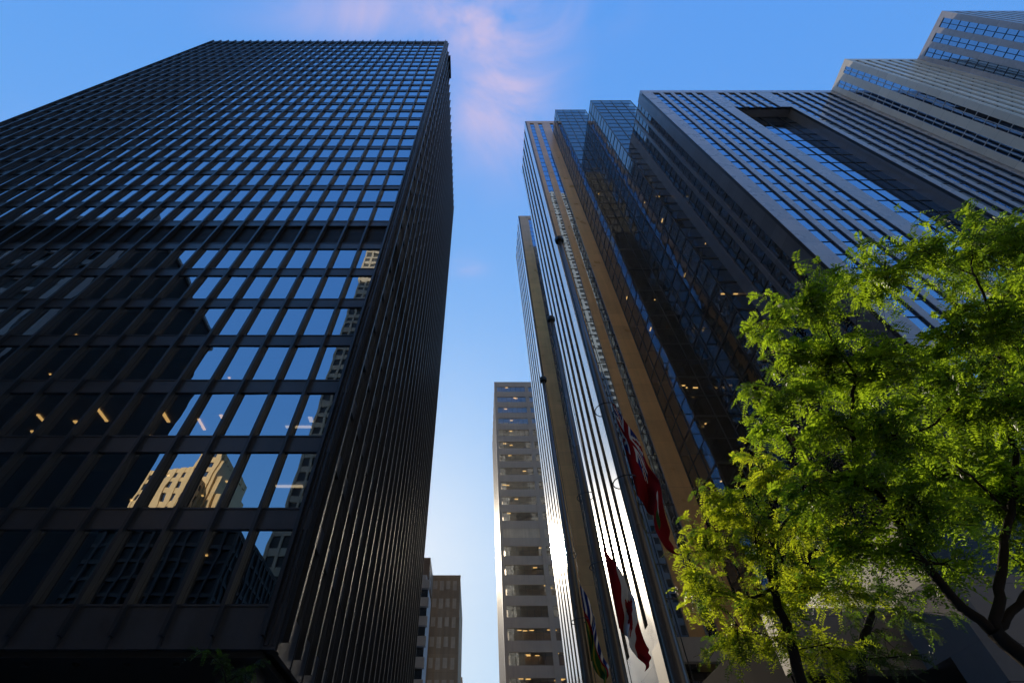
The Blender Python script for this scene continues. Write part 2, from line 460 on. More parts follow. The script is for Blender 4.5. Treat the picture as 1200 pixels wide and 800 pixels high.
    # soffit, lobby, columns
    bx('soffit', M['soffit'], t, XL, XR-0.45, YF+0.17, YB, Z0-0.18, Z0-0.004)
    for k in range(14):
        x = -8.3 - 1.68*k
        s = MB(); s.tube([(x, YF+0.75, Z0-0.178), (x, YF+0.75, Z0-0.26)], [0.11, 0.11], 12)
        s.build('downlight', M['black_metal'], t)
    for xx in range(6):
        x = -8.0 - 10.08*xx
        bx('column', M['steel'], t, x-0.6, x+0.6, YF+0.9, YF+2.1, 0, Z0-0.18)
    bx('lobby_glazing', M['glass_plain'], t, XL+2, XR-6, YF+7, YF+7.1, 0, Z0-0.18)
    bx('lobby_wall', M['soffit'], t, XL+2, XR-6, YF+8, YB-6, 0, Z0-0.18)
build_black_tower()

# ------------------------------------------------------------------ towers with vertical stone piers
def face(parent, fixed, axis, u_segs, z0, z1, tick, pier_m, glass_m, frame_m, depth=0.25, proud=0.0, sgn=-1, split=None, reveal=None):
    """one face of a tower. axis 'x': runs along X at Y=fixed looking -Y; axis 'y': runs along Y at X=fixed looking -X.
    u_segs: list of (u0, u1, 'p' | 'w')"""
    def put(s, u0, u1, d0, d1, a, b):     # d measured inward from the face
        if axis == 'x': s.box(u0, u1, fixed+d0, fixed+d1, a, b)
        else: s.box(fixed+d0, fixed+d1, u0, u1, a, b)
    for (u0, u1, k) in u_segs:
        if k == 'p':
            s = MB()
            if reveal is None:
                put(s, u0, u1, -proud, depth+0.3, z0, z1)
                s.build('stone_pier', pier_m, parent)
            else:      # thin bright cladding over a dark reveal
                put(s, u0, u1, -proud, 0.07, z0, z1); nb = len(s.f)
                put(s, u0+0.012, u1-0.012, 0.0705, depth+0.3, z0, z1)
                s.mi[nb:] = [1]*(len(s.f)-nb)
                s.build('clad_pier', [pier_m, reveal], parent)
        else:
            g = MB()
            n = max(1, int(round((z1-z0)/tick)))
            h = (z1-z0)/n
            e = 0.004
            for i in range(n):
                a, b = z0+h*i, z0+h*(i+1)
                r1 = rnd.uniform(-1, 1)*0.0016; r2 = rnd.uniform(-1, 1)*0.0016
                if axis == 'x':
                    y = fixed+depth
                    g.quad((u0, y-r1-r2, a), (u1, y+r1-r2, a), (u1, y+r1+r2, b), (u0, y-r1+r2, b))
                else:
                    x = fixed+depth
                    g.quad((x-r1-r2, u1, a), (x+r1-r2, u0, a), (x+r1+r2, u0, b), (x-r1+r2, u1, b))
            f = g; nb = len(g.f)
            for i in range(n+1):
                zz = min(max(z0+h*i, z0+0.06), z1-0.06)
                put(f, u0+e, u1-e, depth-0.07, depth+0.05, zz-0.04, zz+0.04)
            if split:
                for q in range(1, split):
                    uu = u0+(u1-u0)*q/split
                    put(f, uu-0.04, uu+0.04, depth-0.12, depth-0.02, z0, z1)
            g.mi[nb:] = [1]*(len(g.f)-nb)
            g.build('window_strip', [glass_m, frame_m], parent)
def segs(u0, u1, first, win, pier):
    out = []; u = u0
    out.append((u, u+first, 'p')); u += first
    while u + win + pier*0.6 < u1:
        out.append((u, u+win, 'w')); u += win
        e = min(u+pier, u1)
        out.append((u, e, 'p')); u = e
    if u < u1-0.02: out.append((u, u1, 'p'))
    return out

def build_recess_tower():
    X0, X1, YF, H = 36.05, 79.0, 25.9, 119.4
    t = thing('office_tower', (57, 32, 0), 'grey granite tower with tall dark recess cut into its striped front, behind the trees', 'skyscraper')
    RX0, RX1, RT = 51.4, 62.9, 106.0
    zb = 14.0
    D = 0.22
    body = MB()
    body.box(X0+0.6, RX0-0.02, YF+0.56, 60, 0, H-0.05)
    body.box(RX1+0.02, X1+6, YF+0.56, 60, 0, H-0.05)
    body.box(RX0-0.02, RX1+0.02, YF+2.6, 60, 0, H-0.06)
    body.build('wall', M['granite_dark'], t)
    bx('roof', M['granite'], t, X0+0.2, X1-0.01, YF+0.1, 60, H-0.04, H+0.02)
    par = MB(); par.box(X0, X1, YF-0.02, YF+0.5, H-2.0, H)
    par.build('parapet', M['granite'], t)
    pit = 2.33; win = 1.5
    sl = segs(X0, RX0, 2.2, win, pit-win); sr = segs(RX1, X1, 1.1, win, pit-win)
    for s_ in (sl, sr): face(t, YF, 'x', s_, zb, H-2.0, 2.77, M['granite'], M['glass_blue'], M['bronze'], D, reveal=M['bronze'])
    sm = segs(RX0, RX1, 0.9, win, pit-win)
    face(t, YF, 'x', sm, RT, H-2.0, 2.77, M['granite'], M['glass_blue'], M['bronze'], D, reveal=M['bronze'])
    # the recess: soffit, side walls, glazed back
    bx('recess_soffit', M['granite_dark'], t, RX0, RX1, YF+0.56, YF+2.4, RT, RT+0.4)
    bx('recess_side', M['granite_dark'], t, RX1, RX1+0.4, YF+0.47, YF+3.0, zb, RT+0.38)
    bx('recess_side', M['granite_dark'], t, RX0-0.4, RX0, YF+0.47, YF+3.0, zb, RT+0.38)
    face(t, YF+1.9, 'x', [(RX0, RX0+3.8, 'w'), (RX0+3.8, RX0+7.6, 'w'), (RX0+7.6, RX1, 'w')], zb, RT, 3.7, M['granite'], M['glass_blue'], M['bronze'], 0.1, split=2)
    # left flank
    face(t, X0, 'y', [(YF+0.47, 28.3, 'p'), (28.3, 29.7, 'w'), (29.7, 30.3, 'p'), (30.3, 31.9, 'w'), (31.9, 32.5, 'p'), (32.5, 33.8, 'w'), (33.8, 35.0, 'w'), (35.0, 36.9, 'p')],
         zb, H-0.1, 2.77, M['granite_dark'], M['glass_dark'], M['bronze'], 0.25)
    bx('base', M['granite_dark'], t, X0, X1, YF, 60, 0, zb)
build_recess_tower()

def build_wing():
    H = 119.4; YF = 19.8; X0 = 78.4
    t = thing('office_wing', (86, 23, 0), 'beige granite wing with two blue window strips on its side, right of the recessed tower', 'skyscraper')
    bx('wall', M['granite_dark'], t, X0+0.6, 96, YF+0.56, 25.85, 0, H-0.05)
    bx('roof', M['beige'], t, X0+0.1, 96, YF+0.1, 25.88, H-0.04, H+0.02)
    zb = 8
    bx('parapet', M['beige'], t, X0-0.01, 94.0, YF-0.02, 25.85, H-1.3, H-0.001)
    face(t, X0, 'y', [(YF, 20.9, 'p'), (20.9, 22.15, 'w'), (22.15, 23.55, 'p'), (23.55, 24.8, 'w'), (24.8, 25.85, 'p')], zb, H-1.3, 2.2,
         M['beige'], M['glass_blue'], M['white_frame'], 0.06, split=2)
    face(t, YF, 'x', segs(X0+0.56, 94.0, 0.5, 1.1, 1.2), zb, H-1.3, 2.77, M['beige'], M['glass_blue'], M['bronze'], 0.2)
    bx('base', M['granite_dark'], t, X0, 96, YF, 25.85, 0, zb)
    t = thing('office_wing', (104, 16, 0), 'grey granite wing with three wide blue window strips at the top right corner', 'skyscraper')
    YF = 11.3; X0 = 93.9
    bx('wall', M['granite_dark'], t, X0+0.6, 130, YF+0.56, 19.78, 0, H-0.05)
    bx('roof', M['granite'], t, X0+0.1, 130, YF+0.1, 19.79, H-0.04, H+0.02)
    bx('parapet', M['granite'], t, X0-0.01, 130, YF-0.02, 19.77, H-1.3, H-0.001)
    face(t, X0, 'y', [(YF, 12.3, 'p'), (12.3, 13.9, 'w'), (13.9, 14.9, 'p'), (14.9, 16.4, 'w'), (16.4, 17.5, 'p'), (17.5, 19.0, 'w'), (19.0, 19.77, 'p')], zb, H-1.3, 2.2,
         M['granite'], M['glass_blue'], M['bronze'], 0.1, split=2)
    face(t, YF, 'x', segs(X0+0.56, 130, 0.5, 1.1, 1.2), zb, H-1.3, 2.77, M['granite'], M['glass_blue'], M['bronze'], 0.2)
    bx('base', M['granite_dark'], t, X0, 130, YF, 19.77, 0, zb)
build_wing()

# ------------------------------------------------------------------ dark glass slabs
def glass_slab(X0, X1, YF, YB, H, fh, label, lamps, colw=3.0):
    t = thing('glass_tower', (X0+3, YF+4, 0), label, 'skyscraper')
    n = int(round(H/fh)); fh = H/n
    nx = max(2, int(round((X1-X0)/colw))); ny = max(2, int(round((YB-YF)/colw)))
    for i in range(n):
        z0, z1 = i*fh, (i+1)*fh
        g = MB()
        if z1 > 6:
            for j in range(nx):
                a, b = X0+(X1-X0)*j/nx, X0+(X1-X0)*(j+1)/nx
                r1 = rnd.gauss(0, 1)*0.007; r2 = rnd.gauss(0, 1)*0.006
                g.quad((a, YF-r1-r2, z0), (b, YF+r1-r2, z0), (b, YF+r1+r2, z1), (a, YF-r1+r2, z1))
            for j in range(ny):
                a, b = YF+(YB-YF)*j/ny, YF+(YB-YF)*(j+1)/ny
                r1 = rnd.gauss(0, 1)*0.007; r2 = rnd.gauss(0, 1)*0.006
                g.quad((X0-r1-r2, b, z0), (X0+r1-r2, a, z0), (X0+r1+r2, a, z1), (X0-r1+r2, b, z1))
            g.build('window_band', M['glass_dark'], t)
    # mullion frame, one vertical at each column and one rail at each storey
    for j in range(nx+1):
        x = X0+(X1-X0)*j/nx
        bx('mullion', M['bronze'], t, x-0.06, x+0.06, YF-0.10, YF+0.08, 0, H+0.2)
    for j in range(1, ny+1):
        y = YF+(YB-YF)*j/ny
        bx('mullion', M['bronze'], t, X0-0.10, X0+0.08, y-0.06, y+0.06, 0, H+0.2)
    for i in range(n+1):
        w = 0.13 if i % 2 == 0 else 0.05
        s = MB(); z = i*fh
        s.box(X0-0.07, X1, YF-0.072, YF+0.02, z-w, z+w)
        s.box(X0-0.072, X0+0.02, YF+0.021, YB, z-w, z+w)
        s.build('rail', M['bronze'], t)
    for i in range(0, n+1, 2):
        z = i*fh
        bx('floor_plate', M['interior'], t, X0+0.15, X1-0.1, YF+0.15, YB-0.05, z-0.35, z-0.02)
    bx('service_core', M['interior'], t, X0+4.0, X1-0.2, YF+4.0, YB-0.1, 0, H-0.5)
    for (x, y, k, lx, ly) in lamps:
        z = k*2*fh-0.40
        bx('ceiling_light', M['lamp'], t, x-lx/2, x+lx/2, y-ly/2, y+ly/2, z-0.06, z)
    return t
H2 = EYE + 4.21*36.7; H3 = EYE + 3.94*48.7; H4 = EYE + 3.645*56.6; H5 = EYE + 2.119*95
def lamp_list(n, X0, X1, YF, YB, kmax, seed):
    r_ = random.Random(seed); L = []
    for i in range(n):
        k = r_.randint(2, kmax)
        if r_.random() < 0.55: L.append((X0+r_.uniform(0.5, 1.6), r_.uniform(YF+1, YB-1), k, 0.22, r_.choice((0.22, 0.8))))
        else: L.append((r_.uniform(X0+0.8, X0+4.0), YF+r_.uniform(0.5, 1.8), k, r_.choice((0.22, 0.7)), 0.22))
    return L
glass_slab(33.4, 45, 36.7, 48.7, H2, 3.27, 'dark glass tower slab directly left of the granite tower with the recess', lamp_list(13, 33.4, 45, 36.7, 48.7, 17, 3))
glass_slab(28.95, 40, 48.75, 56.6, H3, 3.75, 'dark glass tower slab between striped granite tower and the wider glass slab', lamp_list(9, 28.95, 40, 48.75, 56.6, 18, 5))

# ------------------------------------------------------------------ granite towers browned for warm bounce light, with bright flanks
def bounce_browned_tower(X0, X1, YF, YB, H, zb, front, npier, label, top_m):
    t = thing('office_tower', (X0+4, YF+6, 0), label, 'skyscraper')
    bx('wall', M['bronze'], t, X0+0.75, X1, YF+0.62, YB, 0, H-0.05)
    bx('roof', M['brown'], t, X0+0.1, X1, YF+0.1, YB, H-0.04, H+0.02)
    bx('parapet', M['brown'], t, X0+0.62, X1, YF-0.03, YF+0.5, H-3.0, H-0.001)
    face(t, YF, 'x', front, zb, H-3.0, 3.9, M['brown'], M['glass_blue'], M['bronze'], 0.25)
    # bright flank: broad polished piers with deep narrow windows
    L = (YB-YF)/npier
    sg = []
    for i in range(npier):
        a = YF+0.6+L*i if i else YF
        sg.append((a, YF+L*i+L*0.66+ (0.3 if i == 0 else 0), 'p'))
        sg.append((sg[-1][1], YF+0.6+L*(i+1) if i < npier-1 else YB, 'w'))
    face(t, X0, 'y', sg, zb+6, H-0.1, 3.9, M['pale_pier'], M['glass_plain'], M['bronze'], 0.5, reveal=M['bronze'])
    bx('flank_base', M['pale_pier'], t, X0-0.005, X0+0.62, YF, YB, zb, zb+6)
    return t
bounce_browned_tower(19.2, 33, 56.6, 77.7, H4, 17.0,
    [(19.82, 20.9, 'p'), (20.9, 22.5, 'w'), (22.5, 24.2, 'p'), (24.2, 25.75, 'w'), (25.75, 28.8, 'p'), (28.8, 30.2, 'w'), (30.2, 33, 'p')], 6,
    'tall granite tower, bounce light painted in as brown, with sun-bright striped flank behind the flagpoles', None)
bounce_browned_tower(18.28, 31, 95, 117, H5, 12.0,
    [(18.9, 22.5, 'p'), (22.5, 24.3, 'w'), (24.3, 31, 'p')], 6,
    'lower granite tower, bounce light painted in as brown, beside the sun glare, its thin bright flank facing the gap', None)

# ------------------------------------------------------------------ podium behind the trees
def build_podium():
    t = thing('podium', (24, 22, 0), 'low stone podium with projecting fascia and dark openings under the trees', 'building')
    a = at(1087, 784, 17.0)
    zf = a.z; zt = at(1058, 712, 17.0).z
    bx('fascia', M['podium_stone'], t, 9.6, a.x, 17.0, 17.6, zf, zt)
    bx('fascia', M['granite_dark'], t, a.x, a.x+0.5, 14.6, 17.0, zf, zt-0.004)  # left-facing side: shade painted in as darker stone
    bx('fascia', M['podium_stone'], t, a.x+0.5, 30, 14.6, 15.2, zf, zt)
    bx('pier', M['granite_dark'], t, a.x+0.004, a.x+0.7, 14.605, 15.9, 0, zf)  # same side lower down, its shade put into the colour
    bx('pier', M['podium_stone'], t, a.x+0.7, a.x+1.6, 14.604, 15.9, 0, zf)
    bx('pier', M['podium_stone'], t, a.x+6, a.x+7.2, 14.604, 15.9, 0, zf)
    bx('pier', M['podium_stone'], t, a.x+12, a.x+13.2, 14.604, 15.9, 0, zf)
    bx('soffit', M['soffit'], t, 10.05, a.x+0.5, 17.6, 25.8, zf+0.3, zf+0.6)
    bx('soffit', M['soffit'], t, a.x+0.504, 30, 15.2, 25.8, zf+0.3, zf+0.6)
    bx('roof', M['granite_dark'], t, 10.05, a.x+0.5, 17.61, 25.8, zt-0.25, zt-0.05)
    bx('roof', M['granite_dark'], t, a.x+0.504, 30, 15.21, 25.8, zt-0.25, zt-0.05)
    bx('glazing', M['glass_plain'], t, 9.9, 30, 19.5, 19.6, 0, zf+0.3)
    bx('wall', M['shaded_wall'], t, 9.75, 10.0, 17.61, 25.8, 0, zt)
    for k in range(9):
        x = 10.2+k*2.2
        bx('glazing_frame', M['bronze'], t, x, x+0.12, 19.36, 19.498, 0, zf+0.3)
    bx('upper_wall', M['bronze'], t, a.x+2.6, 30, 17.5, 25.8, zt, zt+3.4)
build_podium()
def build_base():
    t = thing('entrance_block', (24, 50, 0), 'pale stone entrance block with dark openings at the foot of the tall granite tower', 'building')
    bx('wall', M['pale_concrete'], t, 18.0, 19.15, 52.5, 56.5, 15.5, 19.5)
    bx('wall', M['pale_concrete'], t, 19.15, 33, 52.5, 53.2, 17.4, 19.5)
    bx('column', M['white_stone'], t, 18.0, 19.4, 52.51, 53.7, 0, 15.5)
    bx('column', M['white_stone'], t, 25, 26.4, 52.51, 53.7, 0, 17.4)
    bx('glazing', M['glass_plain'], t, 19.4, 33, 55.5, 55.6, 0, 17.4)
    bx('roof', M['granite_dark'], t, 19.15, 33, 53.2, 56.5, 18.9, 19.3)
build_base()

# ------------------------------------------------------------------ far towers
def build_far_tower():
    Y = 185.0; X0 = 9.25; H = EYE+1.009*Y; fh = 7.4
    t = thing('office_tower', (15, 125, 0), 'grey office tower, tinted brown for the glare, with wide lit windows in the gap beside the sun glare', 'skyscraper')
    n = int(H/fh)
    bays = [(10.6, 25.5), (27.3, 42.2), (44.0, 58.7)]
    bx('wall', M['far_grey'], t, X0+3.8, 60.5, Y+4.0, 240, 0, H-0.4)
    bx('roof', M['far_grey'], t, X0+0.1, 60.5, Y+0.4, 240, H-0.3, H)
    for (a, b) in ((X0, 10.6), (25.5, 27.3), (42.2, 44.0), (58.7, 60.5)):
        bx('column', M['far_grey'], t, a, b, Y-0.25, Y+0.6, 0, H)
    r_ = random.Random(11)
    for i in range(n):
        z1 = H-2.4-i*fh; z0 = z1-3.9
        if z0 < 3: break
        bx('spandrel', M['far_grey'], t, X0+0.02, 60.4, Y, Y+0.5, z1, z1+fh-3.9)
        if i == 11:
            bx('spandrel', M['far_brown'], t, X0+0.03, 60.4, Y+0.1, Y+0.5, z0, z1); continue
        for (a, b) in bays:
            g = MB(); q = (b-a)/6
            for k in range(6):
                r1 = r_.uniform(-1, 1)*0.01
                g.quad((a+q*k, Y+0.35-r1, z0), (a+q*(k+1), Y+0.35+r1, z0), (a+q*(k+1), Y+0.35+r1, z1), (a+q*k, Y+0.35-r1, z1))
            for k in range(1, 6): g.box(a+q*k-0.05, a+q*k+0.05, Y+0.27, Y+0.33, z0, z1, 1)
            g.build('window', [M['glass_far'], M['bronze']], t)
        bx('ceiling', M['ceiling'], t, X0+0.5, 60, Y+0.55, Y+4.0, z1+0.02, z1+0.3)
        lit = 2 if i < 9 else (3 if i < 16 else 9)
        s = MB()
        for k in range(lit):
            x = r_.uniform(11.2, 41); y = r_.uniform(0.8, 3.4)
            if k < 2 or lit > 3:
                l_ = MB(); l_.box(x-0.75, x+0.75, Y+y-0.25, Y+y+0.25, z1-0.1, z1)
                if i < 16: l_.build('ceiling_light', M['lamp'], t)
                else: s.v += []; [s.f.append(tuple(len(s.v)+j for j in f_)) for f_ in l_.f]; s.mi += l_.mi; s.v += l_.v
        if s.v: s.build('ceiling_light_row', M['lamp'], t)
    # pale flank toward the gap
    sg = []; y = Y+0.6
    while y < 234: sg += [(y, y+2.4, 'p'), (y+2.4, y+6, 'w')]; y += 6
    face(t, X0, 'y', sg, 0, H-0.5, 7.4, M['far_grey'], M['glass_plain'], M['white_frame'], 0.2)
build_far_tower()
def build_far_left():
    Y = 135.0
    t = thing('far_building', (-14, 150, 0), 'brown block with painted rows of pale reflected light low in the gap beside the black tower', 'building')
    H = EYE+0.4536*Y; xr = -0.0262*1.301*Y
    bx('wall', M['far_brown'], t, -24, xr, Y, 165, 0, H)
    bx('parapet', M['far_brown'], t, -24.1, xr+0.1, Y-0.1, Y+0.3, H-0.8, H+0.1)
    for k in range(1, 5):
        s = MB(); x = xr - k*1.9
        s.box(x-0.05, x+0.05, Y-0.08, Y-0.002, 0, H-0.8); s.build('panel_rib', M['far_brown'], t)
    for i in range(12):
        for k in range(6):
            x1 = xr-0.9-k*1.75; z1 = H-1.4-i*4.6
            bx('window', M['light_patch'], t, x1-1.1, x1, Y-0.03, Y+0.02, z1-2.5+0.3*(k % 2), z1)  # no real windows: panels painted as patches of reflected light
    Y = 116.0
    t = thing('apartment_building', (-18, 124, 0), 'white banded apartment block with stacked balconies hugging the black tower edge', 'building')
    H = EYE+0.46*Y; xr = -0.073*1.301*Y
    bx('wall', M['white_panel'], t, -30, xr-1.0, Y+1.2, 133, 0, H)
    for i in range(14):
        z = H-1.6-i*4.0
        bx('balcony', M['white_panel'], t, -30, xr, Y, Y+1.19, z-1.9, z)
        bx('window', M['glass_plain'], t, -30, xr-0.4, Y+0.9, Y+1.0, z-3.95, z-1.92)
    b = at(497, 653, Y+3); 
    bx('penthouse', M['far_grey'], t, -30, xr-0.6, Y+3, 130, H+0.002, b.z)
    t = thing('far_building', (-2.6, 250, 0), 'tiny far building top at the bottom of the gap', 'building')
    c = at(541, 795, 240)
    bx('wall', M['far_grey'], t, c.x-6, c.x, 240, 262, 0, c.z)
    bx('roof', M['far_brown'], t, c.x-6.3, c.x+0.3, 239.7, 262, c.z, c.z+0.6)
build_far_left()

# ------------------------------------------------------------------ buildings behind the camera, seen mirrored in the glass
def grid_building(name, label, x0, x1, y0, y1, H, m_wall, m_glass, bay, fh, wfrac, hfrac, faces=('n',), z0=0.0):
    t = thing(name, ((x0+x1)/2, (y0+y1)/2, 0), label, 'building')
    bx('wall', m_glass, t, x0+0.4, x1-0.4, y0+0.4, y1-0.4, z0, H-0.3)
    n = int((H-z0)/fh)
    s = MB()
    for i in range(n+1):
        z = H-i*fh
        s.box(x0, x1, y1-0.5, y1-0.1, z-fh*(1-hfrac), z)
        if 'e' in faces: s.box(x1-0.5, x1-0.1, y0, y1-0.51, z-fh*(1-hfrac), z)
        if 'w' in faces: s.box(x0+0.1, x0+0.5, y0, y1-0.51, z-fh*(1-hfrac), z)
    s.build('spandrel_grid', m_wall, t)['kind'] = 'stuff'
    s = MB()
    k = int((x1-x0)/bay)
    for j in range(k+1):
        x = x0+j*(x1-x0)/k
        s.box(x-bay*(1-wfrac)/2, x+bay*(1-wfrac)/2, y1-0.6, y1+0.1, z0, H+0.1)
    if 'e' in faces or 'w' in faces:
        k = int((y1-y0)/bay)
        for j in range(k):
            y = y0+j*(y1-y0)/k
            if 'e' in faces: s.box(x1-0.6, x1+0.1, y-bay*(1-wfrac)/2, y+bay*(1-wfrac)/2, z0, H+0.1)
            if 'w' in faces: s.box(x0-0.1, x0+0.6, y-bay*(1-wfrac)/2, y+bay*(1-wfrac)/2, z0, H+0.1)
    s.build('column_grid', m_wall, t)['kind'] = 'stuff'
    bx('roof', m_wall, t, x0, x1, y0, y1-0.62, H-0.29, H+0.3)
    return t
grid_building('marble_tower', 'very tall white gridded tower across the plaza, mirrored pale in the brown tower windows', -22, 75, -80, -30, 345, M['white_stone'], M['louvre'], 3.4, 4.2, 0.60, 0.58, ('n', 'w'))
grid_building('black_tower', 'second black tower hidden behind the first, mirrored dark in the flanks of the glass slabs', -110, -28, 70, 130, 300, M['steel'], M['glass_plain'], 3.4, 4.0, 0.8, 0.7, ('n', 'e'))
grid_building('dark_tower', 'dark tower with thin pale frames, mirrored as the dark shape in the black tower windows', -125, -53, -29.6, 0.3, 76.4, M['white_panel'], M['louvre'], 3.6, 3.6, 0.72, 0.72, ('n',))
grid_building('beige_tower', 'beige gridded tower mirrored in the windows beside the black tower corner', -61.4, -30, -130, -100, 262, M['beige_far'], M['louvre'], 3.4, 5.6, 0.74, 0.60, ('n', 'w'))
grid_building('brick_block', 'dark brick block mirrored in the lowest windows of the black tower', -110, -51, -90, -64, 57, M['dark_brick'], M['louvre'], 2.6, 3.4, 0.8, 0.8, ('n', 'e'))
grid_building('limestone_building', 'golden sunlit limestone building mirrored low in the black tower windows', -125, -97, -130, -104, 102, M['gold_stone'], M['glass_plain'], 3.0, 4.2, 0.35, 0.55, ('n', 'e'))
t = grid_building('stepped_building', 'golden stepped building mirrored in the black tower windows, terraces down one side', -106, -97, -140, -114, 118, M['gold_stone'], M['glass_plain'], 3.0, 4.2, 0.5, 0.5, ('n', 'e'))
for k in range(5):
    bx('terrace', M['gold_stone'], t, -97+1.9*k, -97+1.9*(k+1), -136, -114.5-1.2*k, 0, 113-6.5*k)

# ------------------------------------------------------------------ flagpoles and flags
def flagpole(Y, X, label):
    t = thing('flagpole', (X, Y, 0), label, 'flagpole', 'flagpoles along the pavement')
    H = EYE+10.4
    s = MB(); s.tube([(X, Y, 0), (X, Y, 2.5), (X, Y, 6.5), (X, Y, H-0.15)], [0.105, 0.098, 0.078, 0.042], 20)
    s.build('shaft', M['pole'], t, smooth=True)
    s = MB(); s.tube([(X, Y, H-0.15), (X, Y, H-0.12), (X, Y, H-0.02), (X, Y, H+0.03), (X, Y, H+0.05)], [0.06, 0.1, 0.105, 0.08, 0.02], 16)
    s.build('cap', M['black_metal'], t, smooth=False)
    s = MB(); s.tube([(X, Y, 0), (X, Y, 0.06), (X, Y, 0.14)], [0.24, 0.24, 0.13], 20); s.build('base_collar', M['pole'], t)
    for z in (6.62, 5.35):
        pts = [(X+0.16*math.cos(a), Y+0.16*math.sin(a), z-0.05*math.sin(a*0.5)) for a in [math.pi*2*k/16 for k in range(17)]]
        s = MB(); s.tube(pts, [0.008]*17, 6); s.build('halyard_ring', M['black_metal'], t)
    s = MB(); s.tube([(X+0.13, Y-0.03, 1.4), (X+0.12, Y-0.03, 6.5), (X+0.06, Y-0.02, H-0.2)], [0.006]*3, 5); s.build('halyard', M['black_metal'], t)
    return t
flagpole(5.5, 1.95, 'nearest and longest of the three brown flagpoles, red ensign hanging from it')
flagpole(7.85, 1.99, 'middle brown flagpole of three, red and white flag hanging low on it')
flagpole(10.1, 1.97, 'farthest and shortest looking brown flagpole, left of the other two')

def in_leaf(u, v):
    # simple maple leaf test, centre .5,.5
    x = (u-0.5)*2.0; y = (v-0.5)*2.0
    r = math.hypot(x, y); a = math.atan2(x, y)
    lim = 0.40+0.20*abs(math.cos(a*2.5))+0.08*math.cos(a*10)
    if y < -0.4 and abs(x) < 0.05: return y > -0.85
    return r < lim
def jack(u, v):
    x = u-0.5; y = v-0.5
    if abs(x) < 0.07 or abs(y) < 0.10: return 0
    if abs(x) < 0.13 or abs(y) < 0.18: return 1
    d = min(abs(y-x), abs(y+x))
    if d < 0.05: return 0
    if d < 0.12: return 1
    return 2
def ensign(u, v):
    if u < 0.5 and v > 0.5: return jack(u*2, (v-0.5)*2)
    if 0.68 < u < 0.84 and 0.28 < v < 0.66:
        return 1 if v > 0.5 else 3
    return 0
def canada(u, v):
    if u < 0.25 or u > 0.75: return 0
    return 0 if in_leaf((u-0.25)*2, v) else 1
def city(u, v):
    if v > 0.62: return 2 if (u*7) % 1 < 0.6 else 1
    if v > 0.5: return 0
    return 3 if (u*3+v) % 1 < 0.7 else 4
def flag(px, py, ztop, hoist, fly, reach, drop, fn, seed, label, ph):
    r_ = random.Random(seed)
    nu, nv = 72, 44
    mb = MB()
    P = {}
    for i in range(nu+1):
        s = i/nu
        for j in range(nv+1):
            h = j/nv                                   # 0 at top, 1 at foot
            out = 0.11 + reach*(1-math.exp(-2.2*s))*(0.55+0.45*(1-h)) 
            z = ztop - hoist*h*(1-0.45*s) - drop*s**1.15*(1-0.25*h)
            w = math.sin(s*13.0+h*3.2+ph)*0.085*min(1, s*4) + math.sin(s*23+h*5+ph*2)*0.022*min(1, s*3)
            wx = (math.cos(s*9.5+h*2.6+ph)*0.05 + 0.012*math.sin(h*15+s*6+ph))*min(1, s*4) - 0.10*h*math.exp(-2*s)*min(1, s*5)
            P[i, j] = (px+out+wx, py-0.03+w-0.05*s, z+0.02*math.sin(s*14+h*4))
    for k in range(nu+1):
        for j in range(nv+1): mb.v.append(P[k, j])
    for i in range(nu):
        for j in range(nv):
            a = i*(nv+1)+j
            mb.f.append((a, a+nv+1, a+nv+2, a+1)); mb.mi.append(fn((i+0.5)/nu, 1-(j+0.5)/nv))
    o = mb.build('flag', [M['red'], M['white'], M['navy'], M['green'], M['yellow']], None, loc=(px, py, ztop), smooth=True)
    sm = o.modifiers.new('thickness', 'SOLIDIFY'); sm.thickness = 0.004
    return tag(o, label, 'flag', 'flags hanging limp on the flagpoles')
flag(1.95, 5.5, 6.72, 1.6, 2.2, 0.34, 2.1, ensign, 1, 'red ensign with a small union flag corner hanging limp on the nearest flagpole', 0.4)
flag(1.99, 7.85, 5.6, 1.2, 2.2, 0.40, 1.5, canada, 2, 'red and white maple leaf flag hanging limp on the middle flagpole', 1.7)
flag(1.97, 10.1, 6.0, 1.3, 2.2, 0.26, 1.5, city, 3, 'blue, white and green flag hanging limp on the farthest flagpole', 2.9)

